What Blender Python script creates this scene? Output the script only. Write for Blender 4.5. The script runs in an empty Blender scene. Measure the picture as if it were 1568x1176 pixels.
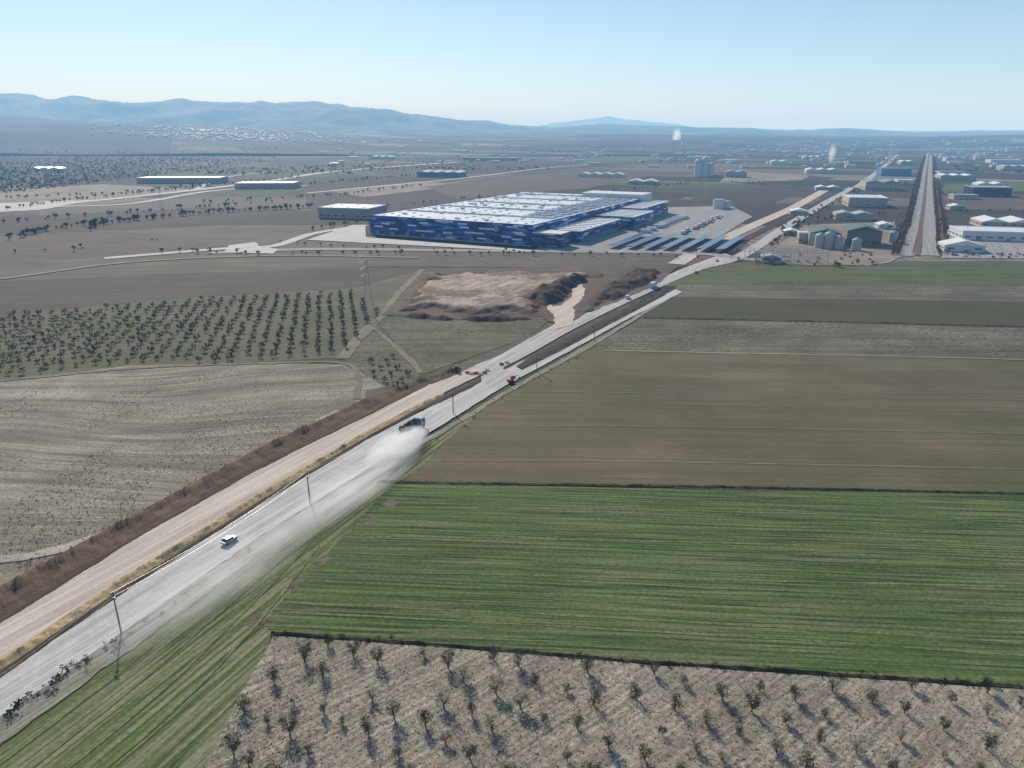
import bpy, math, random, numpy as np
from mathutils import Vector
from mathutils import noise as mn
random.seed(7); rng=np.random.default_rng(7)
S=bpy.context.scene; COL=S.collection
# ---------------------------------------------------------------- survey: photo measurements -> metres on the ground plane
CAMH=100.0; F=1089.0; PITCH=math.atan(383/F); sp,cp=math.sin(PITCH),math.cos(PITCH)
def G(x,y,z=0.0):
    v=y-588.0; t=(CAMH-z)/(F*sp+v*cp)
    return ((x-784.0)*t,(F*cp-v*sp)*t)
def GP(l): return [G(*p) for p in l]
def lin(r,g,b,k=1.0):
    f=lambda c:((c/255)/12.92 if c/255<=.04045 else ((c/255+.055)/1.055)**2.4)*k
    return (f(r),f(g),f(b),1)
# ---------------------------------------------------------------- node helper
class NT:
    def __init__(s,name):
        s.mat=bpy.data.materials.new(name); s.mat.use_nodes=True; s.nt=s.mat.node_tree
        s.b=s.nt.nodes['Principled BSDF']; s.b.inputs['Roughness'].default_value=.9
        s.b.inputs['Specular IOR Level'].default_value=.12
    def n(s,t,ins=None,**pr):
        nd=s.nt.nodes.new(t)
        for k,v in pr.items(): setattr(nd,k,v)
        for k,v in (ins or {}).items():
            if isinstance(v,bpy.types.NodeSocket): s.nt.links.new(v,nd.inputs[k])
            else: nd.inputs[k].default_value=v
        return nd
    def math(s,op,a,b=0.0,clamp=False):
        return s.n('ShaderNodeMath',{0:a,1:b},operation=op,use_clamp=clamp).outputs[0]
    def mix(s,f,a,b,bt='MIX'):
        nd=s.n('ShaderNodeMix',data_type='RGBA',blend_type=bt)
        for k,v in ((0,f),(6,a),(7,b)):
            if isinstance(v,bpy.types.NodeSocket): s.nt.links.new(v,nd.inputs[k])
            else: nd.inputs[k].default_value=v
        return nd.outputs[2]
    def ramp(s,f,a,b):
        return s.n('ShaderNodeMapRange',{0:f,1:a,2:b,3:0.0,4:1.0}).outputs[0]
    def noise(s,vec,sc,det=3.0,rough=.55):
        return s.n('ShaderNodeTexNoise',{'Vector':vec,'Scale':sc,'Detail':det,'Roughness':rough}).outputs[0]
    def pos(s): return s.n('ShaderNodeNewGeometry').outputs['Position']
    def rot(s,vec,ang,sc,loc=(0,0,0)):
        a=s.n('ShaderNodeMapping',{'Vector':vec,'Rotation':(0,0,-ang)}).outputs[0]
        return s.n('ShaderNodeMapping',{'Vector':a,'Scale':sc,'Location':loc}).outputs[0]
    def out(s,col,bump=None,bd=.2,bs=.6):
        if isinstance(col,bpy.types.NodeSocket): s.nt.links.new(col,s.b.inputs['Base Color'])
        else: s.b.inputs['Base Color'].default_value=col
        if bump is not None:
            bn=s.n('ShaderNodeBump',{'Height':bump,'Distance':bd,'Strength':bs})
            s.nt.links.new(bn.outputs[0],s.b.inputs['Normal'])
        return s.mat
def plain(name,c,rough=.6,metal=0.0,spec=.4,var=.15):
    m=NT(name); m.b.inputs['Roughness'].default_value=rough; m.b.inputs['Metallic'].default_value=metal
    m.b.inputs['Specular IOR Level'].default_value=spec
    n=m.noise(m.pos(),.35,4.0,.65)
    d=tuple(x*(1-2*var) for x in c[:3])+(1,)
    return m.out(m.mix(n,d,tuple(min(1,x*(1+var)) for x in c[:3])+(1,)))
def field_mat(name,c1,c2,patch=40,ang=0.0,rows=(),rc=None,weed=None,wsc=.6,wth=(.58,.66),dist=0.0,dsc=.01,grain=.35,bd=.15,patch2=None,rlen=.009,rt=(.44,.6)):
    m=NT(name); p=m.pos()
    n1=m.ramp(m.noise(p,1.0/patch,6.0,.68),.38,.62)
    col=m.mix(n1,c1,c2)
    if patch2:
        n5=m.ramp(m.noise(m.n('ShaderNodeMapping',{'Vector':p,'Location':(531,77,0)}).outputs[0],1/patch2[1],6.0,.7),patch2[2],patch2[3])
        col=m.mix(n5,col,patch2[0])
    fine=m.noise(p,1.1,5.0,.7)
    h=fine; q=p
    if dist:
        dn=m.n('ShaderNodeTexNoise',{'Vector':p,'Scale':dsc,'Detail':1.0}).outputs['Color']
        dv=m.n('ShaderNodeVectorMath',{0:dn,1:(0.5,0.5,0.5)},operation='SUBTRACT').outputs[0]
        dv=m.n('ShaderNodeVectorMath',{0:dv,'Scale':dist},operation='SCALE').outputs[0]
        q=m.n('ShaderNodeVectorMath',{0:p,1:dv},operation='ADD').outputs[0]
    for k,row in enumerate(rows):
        spc,st=row[:2]; rcol=row[2] if len(row)>2 else rc
        r=m.noise(m.rot(q,ang,(rlen,1.0/spc,0),(k*13.7,k*5.3,0)),1.0,3.0,.65)
        f=m.math('MULTIPLY',m.ramp(r,*rt),st)
        md=m.ramp(m.noise(p,.03,3.0,.6),.2,.55)
        f=m.math('MULTIPLY',f,m.math('ADD',m.math('MULTIPLY',md,.7),.3))
        col=m.mix(f,col,rcol)
        h=m.math('ADD',h,m.math('MULTIPLY',r,.8))
    if weed:
        w=m.ramp(m.noise(p,wsc,4.0,.7),*wth)
        wl=m.ramp(m.noise(p,.025,3.0,.6),.35,.6)
        col=m.mix(m.math('MULTIPLY',w,m.math('ADD',m.math('MULTIPLY',wl,.8),.15)),col,weed)
    big=m.noise(m.n('ShaderNodeMapping',{'Vector':p,'Location':(91,-40,0)}).outputs[0],.016,4.0,.65)
    br=m.math('ADD',m.math('ADD',m.math('MULTIPLY',m.math('SUBTRACT',fine,.5),grain*2.4),1.0),m.math('MULTIPLY',m.math('SUBTRACT',big,.5),.6))
    g=m.n('ShaderNodeCombineXYZ',{0:br,1:br,2:br}).outputs[0]
    col=m.mix(1.0,col,g,'MULTIPLY')
    return m.out(col,h,bd,.7)
# ---------------------------------------------------------------- mesh helpers
def mkobj(name,v,f,mats,mi=None,parent=None,loc=(0,0,0),rz=0,smooth=False):
    me=bpy.data.meshes.new(name); me.from_pydata(v,[],f)
    for m in mats: me.materials.append(m)
    if mi is not None: me.polygons.foreach_set('material_index',np.array(mi,dtype=np.int32))
    if smooth: me.polygons.foreach_set('use_smooth',[True]*len(me.polygons))
    me.update(); o=bpy.data.objects.new(name,me); COL.objects.link(o)
    o.location=loc; o.rotation_euler=(0,0,rz)
    if parent: o.parent=parent
    return o
def empty(name,loc=(0,0,0),rz=0):
    o=bpy.data.objects.new(name,None); COL.objects.link(o); o.location=loc; o.rotation_euler=(0,0,rz); return o
class MB:
    def __init__(s): s.v=[];s.f=[];s.m=[]
    def add(s,vs,fs,mi=0):
        o=len(s.v); s.v+=[tuple(x) for x in vs]; s.f+=[tuple(i+o for i in f) for f in fs]; s.m+=[mi]*len(fs)
    def box(s,c,sz,mi=0,tap=1.0,rz=0.0):
        x,y,z=[a/2 for a in sz]; vs=[]
        for k in (-1,1):
            t=tap if k>0 else 1
            for a,b in ((-1,-1),(1,-1),(1,1),(-1,1)):
                px,py=a*x*t,b*y*t
                vs.append((c[0]+px*math.cos(rz)-py*math.sin(rz),c[1]+px*math.sin(rz)+py*math.cos(rz),c[2]+k*z))
        s.add(vs,[(3,2,1,0),(4,5,6,7),(0,1,5,4),(1,2,6,5),(2,3,7,6),(3,0,4,7)],mi)
    def cyl(s,p0,p1,r0,r1,mi=0,n=10):
        p0=Vector(p0);p1=Vector(p1);d=(p1-p0).normalized()
        u=d.orthogonal().normalized();w=d.cross(u);vs=[]
        for p,r in ((p0,r0),(p1,r1)):
            for i in range(n):
                a=2*math.pi*i/n; vs.append(p+u*math.cos(a)*r+w*math.sin(a)*r)
        s.add(vs,[(i,(i+1)%n,n+(i+1)%n,n+i) for i in range(n)]+[tuple(range(n-1,-1,-1)),tuple(range(n,2*n))],mi)
    def prism(s,prof,w,mi=0,inset=1.0,cx=0):   # profile (y,z), extruded across x
        n=len(prof); vs=[(cx-w/2,a,b) for a,b in prof]+[(cx+w/2,a,b) for a,b in prof]
        s.add(vs,[tuple(range(n-1,-1,-1)),tuple(range(n,2*n))]+[(i,(i+1)%n,n+(i+1)%n,n+i) for i in range(n)],mi)
    def obj(s,name,mats,**k): return mkobj(name,s.v,s.f,mats,s.m,**k)
def jn(x,y,s):
    return mn.noise((x*.11,y*.11,s))+.6*mn.noise((x*.37,y*.37,s+4))+.4*mn.noise((x*1.1,y*1.1,s+8))
def rag(P,step=3,amp=.6,closed=True):
    out=[];n=len(P)
    for i in range(n if closed else n-1):
        a=Vector(P[i]);b=Vector(P[(i+1)%n]);L=(b-a).length
        st=max(step,a.length*.01); k=max(1,min(160,int(L/st)))
        for j in range(k):
            p=a.lerp(b,j/k); am=amp
            out.append((p.x+am*jn(p.x,p.y,1.3),p.y+am*jn(p.x,p.y,9.1)))
    if not closed: out.append(tuple(P[-1]))
    return out
ZL=[0.02]; DZ=.006
def poly(name,px,mat,amp=.7,world=False,z=None):
    P=rag(px if world else GP(px),amp=amp)
    if z is None: ZL[0]+=DZ; z=ZL[0]
    return mkobj(name,[(x,y,z) for x,y in P],[tuple(range(len(P)))],[mat])
def smooth_line(P,step=4):
    P=[Vector(p) for p in P]; Q=[P[0]*2-P[1]]+P+[P[-1]*2-P[-2]]; out=[]
    for i in range(1,len(Q)-2):
        a,b,c,d=Q[i-1:i+3]; k=max(2,min(80,int((c-b).length/step)))
        for j in range(k):
            t=j/k
            out.append(.5*((2*b)+(c-a)*t+(2*a-5*b+4*c-d)*t*t+(-a+3*b-3*c+d)*t**3))
    out.append(P[-1]); return out
def ribbon(name,px,w,mat,z=None,jit=.3,world=False):
    L=smooth_line(px if world else GP(px)); v=[];f=[]
    if z is None: ZL[0]+=DZ; z=ZL[0]
    if not hasattr(w,'__len__'): w=(w,w)
    for i,p in enumerate(L):
        d=(L[min(i+1,len(L)-1)]-L[max(i-1,0)]).normalized(); n=Vector((-d.y,d.x))
        ww=w[0]+(w[1]-w[0])*i/len(L)
        for s_ in (-1,1):
            q=p+n*s_*(ww/2+jit*jn(p.x,p.y,s_*5))
            v.append((q.x,q.y,z))
        if i: f.append((2*i-2,2*i-1,2*i+1,2*i)[::-1])
    return mkobj(name,v,f,[mat])
def resample(P,n):
    P=[Vector(p) for p in P]; L=[0]
    for a,b in zip(P,P[1:]): L.append(L[-1]+(b-a).length)
    xs=np.linspace(0,L[-1],n); return np.stack([np.interp(xs,L,[p.x for p in P]),np.interp(xs,L,[p.y for p in P])],1)
def strip(name,A,B,mat,prof=None,z=None,n=400,rough=0.0,cols=2,smooth=False,jit=.22):
    """surface between two measured edges; prof=heights across"""
    a=resample(GP(A),n);b=resample(GP(B),n); prof=prof or [0,0]; m=len(prof)
    if z is None: ZL[0]+=DZ; z=ZL[0]
    v=[];f=[]
    for i in range(n):
        for j in range(m):
            t=j/(m-1); x,y=a[i]*(1-t)+b[i]*t
            if j in (0,m-1): x+=jit*jn(x,y,3+j); y+=jit*jn(x,y,7+j)
            h=prof[j]; h=h+rough*h*mn.fractal((x*.2,y*.2,0),.6,2.0,4)
            v.append((x,y,z+max(0,h)))
    for i in range(n-1):
        for j in range(m-1):
            q=(i*m+j,i*m+j+1,(i+1)*m+j+1,(i+1)*m+j); f.append(q)
    o=mkobj(name,v,f,[mat],smooth=smooth)
    me=o.data
    if len(me.polygons) and me.polygons[0].normal.z<0: me.flip_normals()
    return o
def inside(x,y,P):
    c=False;j=len(P)-1
    for i in range(len(P)):
        if (P[i][1]>y)!=(P[j][1]>y) and x<(P[j][0]-P[i][0])*(y-P[i][1])/(P[j][1]-P[i][1])+P[i][0]: c=not c
        j=i
    return c
# ================================================================= CAMERA, LIGHT, WORLD
cam=bpy.data.cameras.new('camera'); co=bpy.data.objects.new('camera',cam); COL.objects.link(co); S.camera=co
co.location=(0,0,CAMH); co.rotation_euler=(math.pi/2-PITCH,0,0); cam.sensor_width=36; cam.lens=F/1568*36; cam.clip_end=200000; cam.clip_start=1
EL=math.radians(33); AZ=math.radians(-24)
sd=Vector((math.sin(AZ)*math.cos(EL),math.cos(AZ)*math.cos(EL),math.sin(EL)))
sl=bpy.data.lights.new('sun','SUN'); sl.energy=5.0; sl.angle=math.radians(.5); sl.color=(1,.95,.86)
so=bpy.data.objects.new('sun',sl); COL.objects.link(so); so.rotation_euler=sd.to_track_quat('Z','Y').to_euler(); so.location=(-100,300,300)
w=bpy.data.worlds.new('World'); S.world=w; w.use_nodes=True; nt=w.node_tree
sky=nt.nodes.new('ShaderNodeTexSky'); sky.sky_type='NISHITA'; sky.sun_disc=False; sky.sun_elevation=EL; sky.sun_rotation=AZ
sky.altitude=900; sky.air_density=1.0; sky.dust_density=.25; sky.ozone_density=3.0
bg=nt.nodes['Background']; nt.links.new(sky.outputs[0],bg.inputs[0]); bg.inputs[1].default_value=.115
S.view_settings.view_transform='Standard'; S.view_settings.look='None'; S.view_settings.exposure=0
# haze layer of the air; its emission stands in for scattered sunlight (bluer extinction than red, as in real air)
hz=bpy.data.materials.new('haze_air'); hz.use_nodes=True; t=hz.node_tree; t.nodes.remove(t.nodes['Principled BSDF'])
SIG=1.0e-4
ab=t.nodes.new('ShaderNodeVolumeAbsorption'); ab.inputs[0].default_value=(.62,.36,.03,1); ab.inputs[1].default_value=SIG
em=t.nodes.new('ShaderNodeEmission'); em.inputs[0].default_value=(.38*.58,.64*.78,.97*.90,1); em.inputs[1].default_value=SIG
ad=t.nodes.new('ShaderNodeAddShader'); t.links.new(ab.outputs[0],ad.inputs[0]); t.links.new(em.outputs[0],ad.inputs[1])
t.links.new(ad.outputs[0],t.nodes['Material Output'].inputs['Volume'])
mb=MB(); mb.box((0,15000,420),(90000,90000,1240)); mb.obj('atmosphere_haze',[hz])
# ================================================================= GROUND
m=NT('plain_ground'); p=m.pos()
pr=m.rot(p,math.radians(-27),(1/420,1/190,0))
pd=m.n('ShaderNodeVectorMath',{0:m.n('ShaderNodeTexNoise',{'Vector':p,'Scale':.0012,'Detail':2.0}).outputs['Color'],'Scale':1.4},operation='SCALE').outputs[0]
pr=m.n('ShaderNodeVectorMath',{0:pr,1:pd},operation='ADD').outputs[0]
vo=m.n('ShaderNodeTexVoronoi',{'Vector':pr,'Scale':1.0},feature='F1',distance='CHEBYCHEV').outputs['Color']
sx=m.n('ShaderNodeSeparateXYZ',{0:vo})
cr=m.n('ShaderNodeValToRGB',{0:sx.outputs[0]}); e=cr.color_ramp; e.interpolation='CONSTANT'
cols=[(0,(84,74,64)),(.18,(64,64,46)),(.34,(104,92,80)),(.48,(58,62,44)),(.6,(130,116,102)),(.72,(76,66,58)),(.84,(82,96,52)),(.93,(152,140,124))]
e.elements[0].color=lin(*cols[0][1]); e.elements[1].position=cols[1][0]; e.elements[1].color=lin(*cols[1][1])
for ps,c in cols[2:]:
    k=e.elements.new(ps); k.color=lin(*c)
c=cr.outputs[0]
big=m.ramp(m.noise(p,.0011,5.0,.65),.4,.62)
c=m.mix(m.math('MULTIPLY',big,.35),c,lin(66,62,50))
# olive plantations: a regular planting of dark crowns on the far left and in some parcels
olv=m.n('ShaderNodeTexVoronoi',{'Vector':p,'Scale':.085},feature='F1').outputs['Distance']
px_=m.n('ShaderNodeSeparateXYZ',{0:p})
reg=m.math('LESS_THAN',m.math('ADD',px_.outputs[0],m.math('MULTIPLY',px_.outputs[1],.42)),-150.0)
reg=m.math('MULTIPLY',reg,m.math('GREATER_THAN',px_.outputs[1],1500.0))
reg=m.math('MULTIPLY',reg,m.ramp(m.noise(p,.0009,4.0,.6),.34,.42))
c=m.mix(m.math('MULTIPLY',reg,.85),c,lin(42,48,34))
msk=m.math('MAXIMUM',m.math('GREATER_THAN',sx.outputs[1],.66),reg)
c=m.mix(m.math('MULTIPLY',m.ramp(olv,.46,.25),msk),c,lin(28,34,24))
dt=m.noise(p,.06,8.0,.7); c=m.mix(m.ramp(dt,.4,.75),c,lin(54,48,38))
G_MAT=m.out(c,m.noise(p,.4,4.0),.2,.4)
n=96; v=[(0,0,0)]; f=[]
rs=[60,200,500,1200,3000,7000,15000,29000]
for r in rs:
    for i in range(n): a=2*math.pi*i/n; v.append((r*math.cos(a),r*math.sin(a),0))
for i in range(n): f.append((0,1+i,1+(i+1)%n))
for k in range(len(rs)-1):
    for i in range(n): f.append((1+k*n+i,1+(k+1)*n+i,1+(k+1)*n+(i+1)%n,1+k*n+(i+1)%n))
mkobj('ground',v,f,[G_MAT])
# ================================================================= HILLS
def elevtan(py):
    v=py-588; Y=F*cp-v*sp; Z=-F*sp-v*cp; return Z/Y
def hillfun(prof,Rc,Wf,Wb,na,seed):
    xs=[q[0] for q in prof]; ys=[q[1] for q in prof]
    def h(X,Y):
        px=784+X/max(Y,1)*(F/cp); py=np.interp(px,xs,ys)
        pk=max(0,(100+Rc*elevtan(py)))
        d=Y-Rc; d+=(Wf*.45*mn.noise((X*.0005,Y*.0003,seed+2)) if d<0 else 0)*min(1,-d/Wf); g=math.exp(-(d/(Wf if d<0 else Wb))**2)
        nn=mn.fractal((X*.0006+seed,Y*.0006,seed),.8,2.1,6)
        rd=1-abs(mn.noise((X*.0011+seed,Y*.0011,seed*2)))*1.6
        return pk*g*(1+na*nn*(1-g*.8)+na*.9*(rd-.6)*(1-g*.75))-6
    return h
def hills(name,h,Y0,Y1,mat,nx=420,ny=60):
    v=[];f=[]
    for j in range(ny):
        Y=Y0+(Y1-Y0)*j/(ny-1)
        for i in range(nx):
            X=Y*(-1.15+2.3*i/(nx-1)); v.append((X,Y,h(X,Y)))
    for j in range(ny-1):
        for i in range(nx-1): a=j*nx+i; f.append((a,a+1,a+nx+1,a+nx))
    return mkobj(name,v,f,[mat],smooth=True)
m=NT('hill_land'); p=m.pos()
c=m.mix(m.ramp(m.noise(p,.0012,7.0,.65),.4,.6),lin(50,54,38),lin(96,88,72))
c=m.mix(m.ramp(m.noise(p,.004,6.0,.7),.48,.58),c,lin(30,36,24))
c=m.mix(m.math('MULTIPLY',m.ramp(m.noise(p,.003,3.0,.5),.62,.68),.6),c,lin(124,130,76))
HM=m.out(c)
P3=[(-900,190),(700,200),(800,198),(840,190),(880,185),(905,182),(930,178),(955,182),(985,185),(1030,189),(1080,197),(1200,200),(2500,200)]
P2=[(-900,150),(-200,148),(0,150),(60,157),(130,155),(200,162),(320,158),(420,165),(480,162),(560,165),(620,176),(700,184),(740,187),(780,193),(850,196),(920,192),(1000,193),(1080,195),(1150,195),(1200,199),(1290,197),(1400,202),(1480,200),(1568,200),(2500,195)]
P1=[(-900,180),(0,178),(70,183),(140,187),(250,190),(340,192),(440,197),(560,203),(680,205),(800,207),(950,204),(1050,205),(1200,207),(1400,208),(1568,206),(2500,200)]
h1=hillfun(P1,7500,2300,2500,.6,3.1); h2=hillfun(P2,13500,3600,3000,.75,8.7); h3=hillfun(P3,24000,2500,2500,.25,5.2)
hills('hills',h1,3600,11000,G_MAT,360,70); hills('hills',h2,9000,19000,HM,460,80); hills('distant_mountain',h3,21000,27500,HM,300,24)
# ================================================================= FIELDS
ROAD=math.radians(90-27.3)
mBrownStrip=field_mat('brown_soil',lin(84,74,62),lin(72,64,52),60,0.05,[(6,.5),(2,.4)],lin(98,88,74),dist=10)
mFallow=field_mat('fallow_soil',lin(98,88,76),lin(84,78,64),50,.05,[(5,.5),(14,.5)],lin(118,108,94),weed=lin(66,66,46),wsc=.25)
mPale=field_mat('pale_stubble',lin(172,161,146),lin(148,138,124),22,math.radians(4),[(1.4,.45),(5,.7),(14,.55)],lin(104,95,82),weed=lin(62,62,45),wsc=1.0,wth=(.55,.63),dist=90,dsc=.007,grain=.8,bd=.25,rlen=.012)
mOrch=field_mat('orchard_soil',lin(108,98,84),lin(96,90,70),30,.1,[(4,.5)],lin(80,88,50),weed=lin(76,88,44),wsc=.3,wth=(.48,.6),grain=.5)
mScrub=field_mat('scrub_field',lin(120,112,96),lin(98,94,74),24,math.radians(2),[(2,.5),(6,.5)],lin(80,80,58),weed=lin(60,66,40),wsc=.4,wth=(.5,.6),grain=.6)
mR1=field_mat('young_crop',lin(92,96,62),lin(106,100,76),45,math.radians(-1),[(4,.5),(14,.6)],lin(72,86,44),weed=lin(64,70,44),wsc=.2)
mR2=field_mat('stubble',lin(132,122,107),lin(106,99,84),34,math.radians(-2),[(2,.5),(6,.6)],lin(86,84,64),weed=lin(66,70,48),wsc=.45,wth=(.48,.58),grain=.7)
mR3=field_mat('dark_crop',lin(80,77,54),lin(90,82,62),60,math.radians(-2),[(4,.4),(16,.4)],lin(68,72,42),grain=.25)
mR5=field_mat('tilled_soil',lin(122,108,88),lin(106,97,73),60,math.radians(-2.5),[(.8,.6),(2.4,.5),(16,.45)],lin(90,82,60),grain=.35,patch2=(lin(90,96,58),80,.48,.7))
mGreen=field_mat('green_wheat',lin(84,106,48),lin(74,96,42),18,math.radians(-3.8),[(6,.35,lin(98,114,56)),(2.0,.55,lin(56,76,32)),(.8,.95,lin(44,60,30)),(.9,.6,lin(126,124,92))],lin(48,70,28),grain=.8,patch2=(lin(110,108,76),26,.55,.75),dist=.8,dsc=.03,rlen=.02,rt=(.46,.57))
mVerge=field_mat('verge_grass',lin(92,108,54),lin(114,114,76),12,ROAD+.05,[(2.4,.6,lin(70,94,40)),(.8,.85,lin(52,70,32)),(1.3,.8,lin(140,136,110))],lin(116,114,88),grain=.7,rlen=.02,rt=(.46,.58))
mBot=field_mat('bare_orchard_soil',lin(178,167,150),lin(156,145,129),14,math.radians(38),[(.9,.8),(2.5,.5)],lin(122,112,97),weed=lin(106,99,83),wsc=1.6,wth=(.5,.6),grain=.8,bd=.25,rlen=.04)
mEdge=field_mat('field_bank',lin(66,58,44),lin(84,80,58),8,0,[],None,weed=lin(60,70,36),wsc=.8)
mMid=field_mat('mid_soil',lin(98,84,72),lin(86,76,64),90,-.4,[(8,.5)],lin(114,100,86),grain=.3)
mMidD=field_mat('mid_dark_soil',lin(76,66,56),lin(68,60,50),90,-.4,[(8,.5)],lin(90,80,68),grain=.3)
mMidG=field_mat('mid_green',lin(92,104,60),lin(84,90,58),90,-.4,[(8,.5)],lin(78,86,48),grain=.3)
mMidP=field_mat('mid_pale',lin(156,144,128),lin(130,118,104),60,-.4,[(8,.5)],lin(110,98,84),grain=.3)
# mid-distance land parcels
poly('field',[(-600,400),(330,345),(560,345),(560,362),(840,382),(1000,384),(1110,392),(1060,405),(1000,410),(600,408),(0,430),(-600,460)],mFallow,3)
poly('field',[(-300,378),(180,352),(330,372),(250,392),(-300,410)],mMid,3)
poly('field',[(-300,345),(300,318),(470,320),(330,340),(-300,372)],mMidD,4)
poly('field',[(60,318),(300,302),(470,304),(470,318),(300,318),(60,330)],mFallow,4)
poly('field',[(-200,300),(160,282),(300,290),(100,310),(-200,325)],mMidP,4)
poly('field',[(480,330),(480,305),(700,300),(760,303),(600,318),(580,332)],mMidD,4)
poly('field',[(500,292),(640,278),(720,282),(560,302)],mMidP,5)
poly('field',[(650,285),(860,262),(1000,268),(900,288),(700,305)],mMid,5)
poly('field',[(1060,290),(1200,282),(1250,290),(1160,318),(1060,316)],mMidD,4)
poly('field',[(860,243),(960,236),(1010,242),(900,252)],mMidG,6)
poly('field',[(560,262),(640,252),(700,256),(600,268)],mMidD,6)
poly('field',[(1120,262),(1240,268),(1230,276),(1100,280)],mMidP,6)
poly('field',[(1450,330),(1620,326),(1700,350),(1455,350)],mMidD,3)
poly('field',[(1440,300),(1640,298),(1640,322),(1445,322)],mMid,3)
poly('field',[(1445,282),(1640,278),(1640,292),(1445,296)],mMidG,3)
# near fields, left
poly('ploughed_field',[(-500,452),(0,430),(300,418),(600,410),(650,412),(545,441),(300,456),(0,482),(-500,520)],mBrownStrip,2)
ORCH=[(-500,520),(0,482),(300,456),(545,441),(588,480),(560,520),(520,548),(380,556),(200,560),(0,584),(-500,650)]
poly('orchard_ground',ORCH,mOrch,1)
poly('field',[(545,441),(650,412),(700,412),(600,482),(850,486),(800,520),(650,572),(590,605),(540,560),(520,548),(560,520),(588,480)],mScrub,1)
poly('fallow_field',[(-900,760),(-500,650),(0,584),(200,560),(380,556),(530,558),(560,575),(600,600),(560,618),(400,690),(200,797),(0,905),(-500,1200),(-900,1500)],mPale,.6)
poly('field',[(560,600),(660,575),(800,520),(850,490),(900,468),(870,505),(760,556),(700,578),(640,600),(560,640)],mFallow,.8)
# near fields, right
poly('field',[(1000,440),(1060,408),(1160,400),(1700,400),(2300,402),(2300,446),(1700,440),(1040,438)],mR1,1)
poly('field',[(1010,462),(1040,437),(1700,438),(2300,444),(2300,475),(1700,466),(1045,456)],mR2,.8)
poly('field',[(960,487),(1030,455),(1700,464),(2300,470),(2300,520),(1700,506),(985,487)],mR3,.8)
poly('stubble_field',[(900,535),(985,486),(1700,505),(2300,518),(2300,575),(1700,556),(925,537)],mR2,.6)
poly('tilled_field',[(560,745),(640,680),(780,594),(905,533),(1700,557),(2300,572),(2300,778),(1700,762),(760,742)],mR5,.4)
poly('grass_verge',[(-900,1850),(-400,1370),(0,1115),(200,985),(420,840),(560,748),(640,690),(790,592),(700,660),(640,720),(600,745),(420,955),(412,985),(315,1180),(180,1500),(-400,1900)],mVerge,.3)
poly('green_wheat_field',[(600,742),(760,744),(1700,761),(2300,775),(2500,1120),(1900,1075),(1568,1052),(1000,1014),(640,984),(415,970),(400,955),(500,850)],mGreen,.35)
poly('orchard_ground',[(418,975),(640,989),(1000,1019),(1568,1057),(2100,1095),(3000,1900),(0,2200),(200,1400),(312,1180),(370,1060)],mBot,.3)
for q in ([(580,774),(600,763),(612,770),(600,778)],[(552,803),(572,790),(580,797),(566,806)],[(476,864),(498,851),(508,857),(492,866)],[(436,905),(456,884),(466,890),(452,902),(440,906)],[(370,960),(400,935),(408,950),(396,962)]):
    poly('bare_patch',q,mR2,.9)
# wheel tramlines through the crops
mTram=field_mat('tramline_stubble',lin(128,126,92),lin(104,112,66),6,0,[],None,grain=.7,weed=lin(78,96,46),wsc=1.2,wth=(.45,.6))
for q in ([(455,925),(800,940),(1200,962),(1568,985),(1900,1006)],[(430,938),(800,957),(1200,980),(1568,1005),(1900,1028)],[(500,875),(900,884),(1568,900),(1900,912)],[(600,778),(1000,782),(1568,797),(1900,806)],[(550,822),(1000,830),(1568,846)]):
    ribbon('tramline',q,.55,mTram,jit=.25)
mTramB=field_mat('tramline_soil',lin(134,122,102),lin(118,108,88),6,0,[],None,grain=.4)
for q in ([(640,706),(1000,708),(1700,722)],[(700,652),(1100,655),(1700,668)],[(800,600),(1200,606),(1700,616)]): ribbon('tramline',q,.7,mTramB,jit=.3)
for k_ in range(4):
    ribbon('tramline',[(-160+k_*62,1290),(120+k_*52,1080),(300+k_*36,940),(440+k_*16,836)],.7,mTram,jit=.25)
strip('field_bank',[(575,737),(760,740),(1100,745),(1700,758),(2300,772)],[(580,740.5),(760,743.5),(1100,748),(1700,761.5),(2300,775)],mEdge,[0,.3,.2,0],rough=.8)
strip('field_bank',[(418,969),(640,985),(1000,1014),(1568,1051),(2100,1089)],[(414,973),(640,988.5),(1000,1018),(1568,1055.5),(2100,1095)],mEdge,[0,.3,.15,0],rough=.9)
strip('field_bank',[(985,486),(1300,493),(1700,503)],[(985,488),(1300,495),(1700,505.5)],mEdge,[0,.4,0],rough=.8)
mTrack=field_mat('dirt_track',lin(150,140,122),lin(128,118,100),10,0,[],None,grain=.4,weed=lin(100,96,72),wsc=.5)
mTrackD=field_mat('faint_track',lin(134,124,108),lin(114,106,88),10,0,[],None,grain=.5,weed=lin(90,88,66),wsc=.5)
mTrackL=field_mat('worn_grass_track',lin(178,168,154),lin(160,150,134),10,0,[],None,grain=.5,weed=lin(110,106,84),wsc=.6)
ribbon('dirt_track',[(925,537),(1100,541),(1400,547),(1700,555)],1.8,mTrack,jit=.5)
ribbon('dirt_track',[(-60,868),(100,842),(220,790),(330,735),(430,680),(520,630)],4,mTrackL,jit=2)
ribbon('dirt_track',[(648,413),(610,450),(588,482)],5,mTrackD,jit=1.2)
ribbon('dirt_track',[(588,482),(555,512),(525,550)],6,mTrackD,jit=1.5)
ribbon('dirt_track',[(588,483),(700,486),(840,488)],3,mTrackD)
ribbon('dirt_track',[(570,500),(620,545),(645,572)],3,mTrackD,jit=1)
ribbon('dirt_track',[(-100,594),(200,565),(400,557),(520,556),(548,575),(545,612)],2.6,mTrackD,jit=1)
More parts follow.
